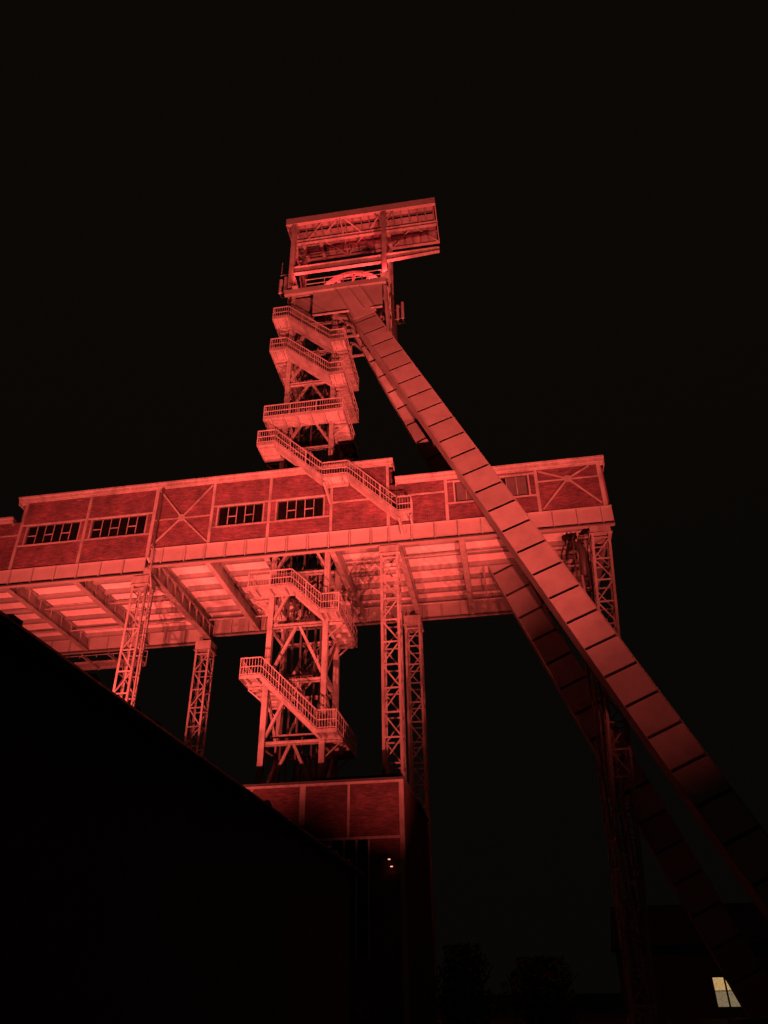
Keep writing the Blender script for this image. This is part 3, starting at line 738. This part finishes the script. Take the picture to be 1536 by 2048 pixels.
# antennas
def antenna(x, y, z0, z1, tox, label, w=.16):
    T = thing('panel_antenna', (x, y, z0), label, 'antenna', 'panel antennas on the head')
    m = MB(); n = 10
    m.prism([(x+w*math.cos(2*math.pi*k/n), y+.09*math.sin(2*math.pi*k/n)) for k in range(n)], 'z', z0+.1, z1); m.build('panel', ANTW, T)
    MB().tube([(x, y+.16, z0), (x, y+.16, z1+.1)], .035, 8).build('mast', STEEL, T)
    for z in (z0+.35, z1-.35): MB().bar((x, y+.16, z), (tox, y+.16, z), .05, .05).build('bracket', STEEL, T)
    MB().tube([(x+.05, y+.03, z0+.1), (x+.08, y+.1, z0-.25), (x+.2, y+.2, z0-.3), (tox, y+.2, z0-.1)], .02, 6).build('cable', DARKSTEEL, T)
antenna(-15.0, 43.4, 52.9, 54.75, -14.6, 'pale panel antenna bracketed to the ladder post, inner one of two', .15)
antenna(-15.42, 43.4, 52.7, 54.5, -14.6, 'pale panel antenna bracketed to the ladder post, outer one of two', .15)
antenna(-5.15, 46.0, 50.5, 52.6, -5.75, 'dim panel antenna on the outer side frame above the strut', .13)
antenna(-5.5, 45.4, 49.8, 51.6, -5.75, 'dim short panel antenna close against the outer side frame', .12)
MB_ = MB(); MB_.tube([(-15.6, 43.6, 55.3), (-14.55, 43.6, 55.35)], .03, 6); MB_.tube([(-15.5, 43.6, 55.3), (-15.5, 43.6, 57.0)], .02, 6)
tag(MB_.build('whip_antenna', STEEL), 'thin whip antenna on an arm beside the ladder post', 'antenna')

# ================================================================== brick shaft hall at the tower foot
SH = thing('shaft_hall', (-14, 45, 0), 'low brick shaft hall with steel bands at the foot of the tower', 'building')
YS = 39.5
def hb(x0, x1, z0, z1): B(x0+.001, x1-.001, YS, YS+.3, z0+.001, z1-.001).build('brick_panel', BRICKLOW, SH)
def hband(x0, x1, z0, z1): B(x0, x1, YS-.05, YS+.2, z0, z1).build('steel_band', STEEL, SH)
hband(-5.5, -5.27, 0, 10.7); hband(-27, -5.27, 10.702, 10.82)
edges = [(-8.08, .11), (-10.48, .3), (-13.2, .12), (-16.5, .3), (-19.0, .12), (-21.6, .3), (-24.2, .12)]
xr = -5.5
for x, w in edges + [(-27, .0)]:
    hb(x+w/2, xr, 8.18, 10.7)
    if w: hband(x-w/2, x+w/2, 8.18, 10.7)
    xr = x-w/2
hband(-27, -5.501, 8.06, 8.179)
hb(-6.95, -5.501, 0, 8.06); hb(-27, -8.98, 0, 8.06)
Wn = node('window', SH, (-8, YS, 3.0))
hb(-8.98, -6.95, 0, 3.0)
for x in (-8.95, -8.28, -7.66, -7.04): B(x-.05, x+.05, YS-.02, YS+.12, 3.0, 8.05).build('mullion', STEEL, Wn)
for a, b in ((-8.9, -8.33), (-8.23, -7.71), (-7.61, -7.09)): B(a, b, YS+.06, YS+.08, 3.0, 8.05).build('pane', GLASS, Wn)
B(-5.6, -5.3, YS+.31, 51, 0, 10.7).build('side_wall', BRICKLOW, SH)
B(-27, -26.7, YS+.31, 51, 0, 10.7).build('side_wall', BRICKLOW, SH)
B(-26.7, -5.6, 50.7, 51, 0, 10.7).build('back_wall', BRICKLOW, SH)
B(-27.1, -5.2, YS-.12, 51.1, 10.83, 10.93).build('roof', ROOFFELT, SH)
B(-10.2, -5.4, YS+.5, 41.9, 10.931, 11.2).build('roof_upstand', ROOFFELT, SH)
def walllamp(x, z, label):
    T = thing('wall_lamp', (x, YS-.2, z), label, 'lamp', 'wall lamps on the shaft hall')
    B(x-.05, x+.05, YS-.12, YS, z-.05, z+.12).build('bracket', DARKSTEEL, T)
    B(x-.09, x+.09, YS-.28, YS-.121, z, z+.1).build('housing', DARKSTEEL, T)
    B(x-.05, x+.05, YS-.27, YS-.14, z-.03, z-.001).build('lens', emit('lamp_lens_%d' % int(-x*100), (1.0, .30, .2), 2.2), T)
walllamp(-6.02, 7.1, 'small glowing wall lamp by the brick corner, upper of two')
walllamp(-5.91, 6.78, 'small glowing wall lamp by the brick corner, lower of two')

# ================================================================== near shed with the dark eaves
NS = thing('shed', (-7.9, 11, 0), 'dark low shed with tiled roof whose long eaves cut across the yard', 'building')
B(-9.5, -6.45, -10, 32, 0, 5.4).build('wall', DARKWALL, NS)
MB().prism([(-6.02, 5.56), (-6.02, 5.64), (-9.9, 6.12), (-9.9, 6.04)], 'y', -10.4, 32.4).build('roof_slope', TILE, NS)
MB().prism([(-9.5, 5.401), (-6.45, 5.401), (-6.45, 5.6), (-9.5, 5.98)], 'y', -9.9, 31.9).build('wall_head', DARKWALL, NS)
MB().tube([(-5.99, -10.4, 5.58), (-5.99, 32.4, 5.58)], .075, 8).build('gutter', DARKSTEEL, NS)
for k in range(21):
    y = -8 + 1.9*k
    B(-6.449, -6.06, y, y+.1, 5.44, 5.53).build('rafter_end', TILE, NS)
for y in (8.0, 22.5): B(-6.3, -5.93, y-.12, y+.12, 5.5, 5.69).build('gutter_bracket', DARKSTEEL, NS)

for k in range(16):
    y = random.uniform(6, 31); r_ = random.uniform(.03, .075); m = MB(); n = 7
    m.tube([(-6.0, y-r_*2.2, 5.62), (-5.99, y-r_, 5.63+r_*.5), (-6.0, y, 5.64+r_*.7), (-6.0, y+r_*1.6, 5.62)], r_, n); m.build('moss_clump', LEAF, NS)

# ================================================================== house with the lit window behind the rear strut
HO = thing('house', (15, 66, 0), 'dark house far behind the strut foot with one warm lit window', 'building')
YH = 62.0
wx0, wx1, wz0, wz1 = 12.13, 14.0, .64, 2.28
B(7, wx0-.06, YH, YH+.3, 0, 4.2).build('wall', DARKWALL, HO); B(wx1+.06, 24, YH, YH+.3, 0, 4.2).build('wall', DARKWALL, HO)
B(wx0-.059, wx1+.059, YH, YH+.3, 0, wz0-.06).build('wall', DARKWALL, HO); B(wx0-.059, wx1+.059, YH, YH+.3, wz1+.06, 4.2).build('wall', DARKWALL, HO)
B(7, 7.3, YH+.31, 71, 0, 4.2).build('wall', DARKWALL, HO); B(23.7, 24, YH+.31, 71, 0, 4.2).build('wall', DARKWALL, HO); B(7.31, 23.69, 70.7, 71, 0, 4.2).build('wall', DARKWALL, HO)
MB().prism([(YH-.4, 4.201), (71.4, 4.201), (66.5, 7.0)], 'x', 6.7, 24.3).build('roof', TILE, HO)
WH = node('window', HO, (13, YH, wz0))
m = MB(); m.box(wx0-.058, wx1+.058, YH+.08, YH+.16, wz1, wz1+.058); m.box(wx0-.058, wx1+.058, YH+.08, YH+.16, wz0-.058, wz0)
m.box(wx0-.058, wx0, YH+.08, YH+.16, wz0, wz1); m.box(wx1, wx1+.058, YH+.08, YH+.16, wz0, wz1); m.build('frame', BARK, WH)
B(12.82, 12.93, YH+.07, YH+.16, wz0, wz1).build('mullion', BARK, WH)
zt = 1.53
for a, b in ((wx0+.003, 12.818), (12.932, wx1-.003)):
    B(a, b, YH+.10, YH+.14, zt-.03, zt+.02).build('transom', BOARD, WH)
    B(a, b, YH+.11, YH+.12, zt+.021, wz1-.002).build('pane', WARMHI, WH)
    B(a, b, YH+.11, YH+.12, wz0+.002, zt-.031).build('pane', WARMLO, WH)

# ================================================================== dark shrubs by the hall corner
def shrub(x, y, h, w, label, n=2200):
    T = thing('shrub', (x, y, 0), label, 'shrub', 'shrubs by the shaft hall corner')
    st = MB()
    for k in range(5):
        a = k*1.3; st.tube([(x, y, 0), (x+.15*w*math.cos(a), y+.15*w*math.sin(a), h*.4), (x+.4*w*math.cos(a), y+.4*w*math.sin(a), h*.8)], .03, 5)
    st.build('stem', BARK, T)
    m = MB()
    for k in range(n):
        a = random.uniform(0, 6.28); zz = random.random()**.8; rr = w*.5*math.sqrt(random.random())*(1-.75*abs(zz-.4))*(.75+.25*math.sin(a*3+zz*9))
        c = V((x+rr*math.cos(a), y+rr*math.sin(a), .15+h*zz)); u = V((random.gauss(0,1), random.gauss(0,1), random.gauss(0,1))).normalized(); v = u.orthogonal().normalized(); s = random.uniform(.08, .16)
        m.add([c-u*s, c+v*s*.5, c+u*s, c-v*s*.5], [(0,1,2,3)])
    m.build('foliage', LEAF, T, stuff=True)
shrub(-3.0, 42, 3.4, 3.6, 'tall dark shrub close to the brick hall corner')
shrub(.6, 47, 3.0, 5.0, 'wide dark shrub between the hall and the strut foot', 3200)
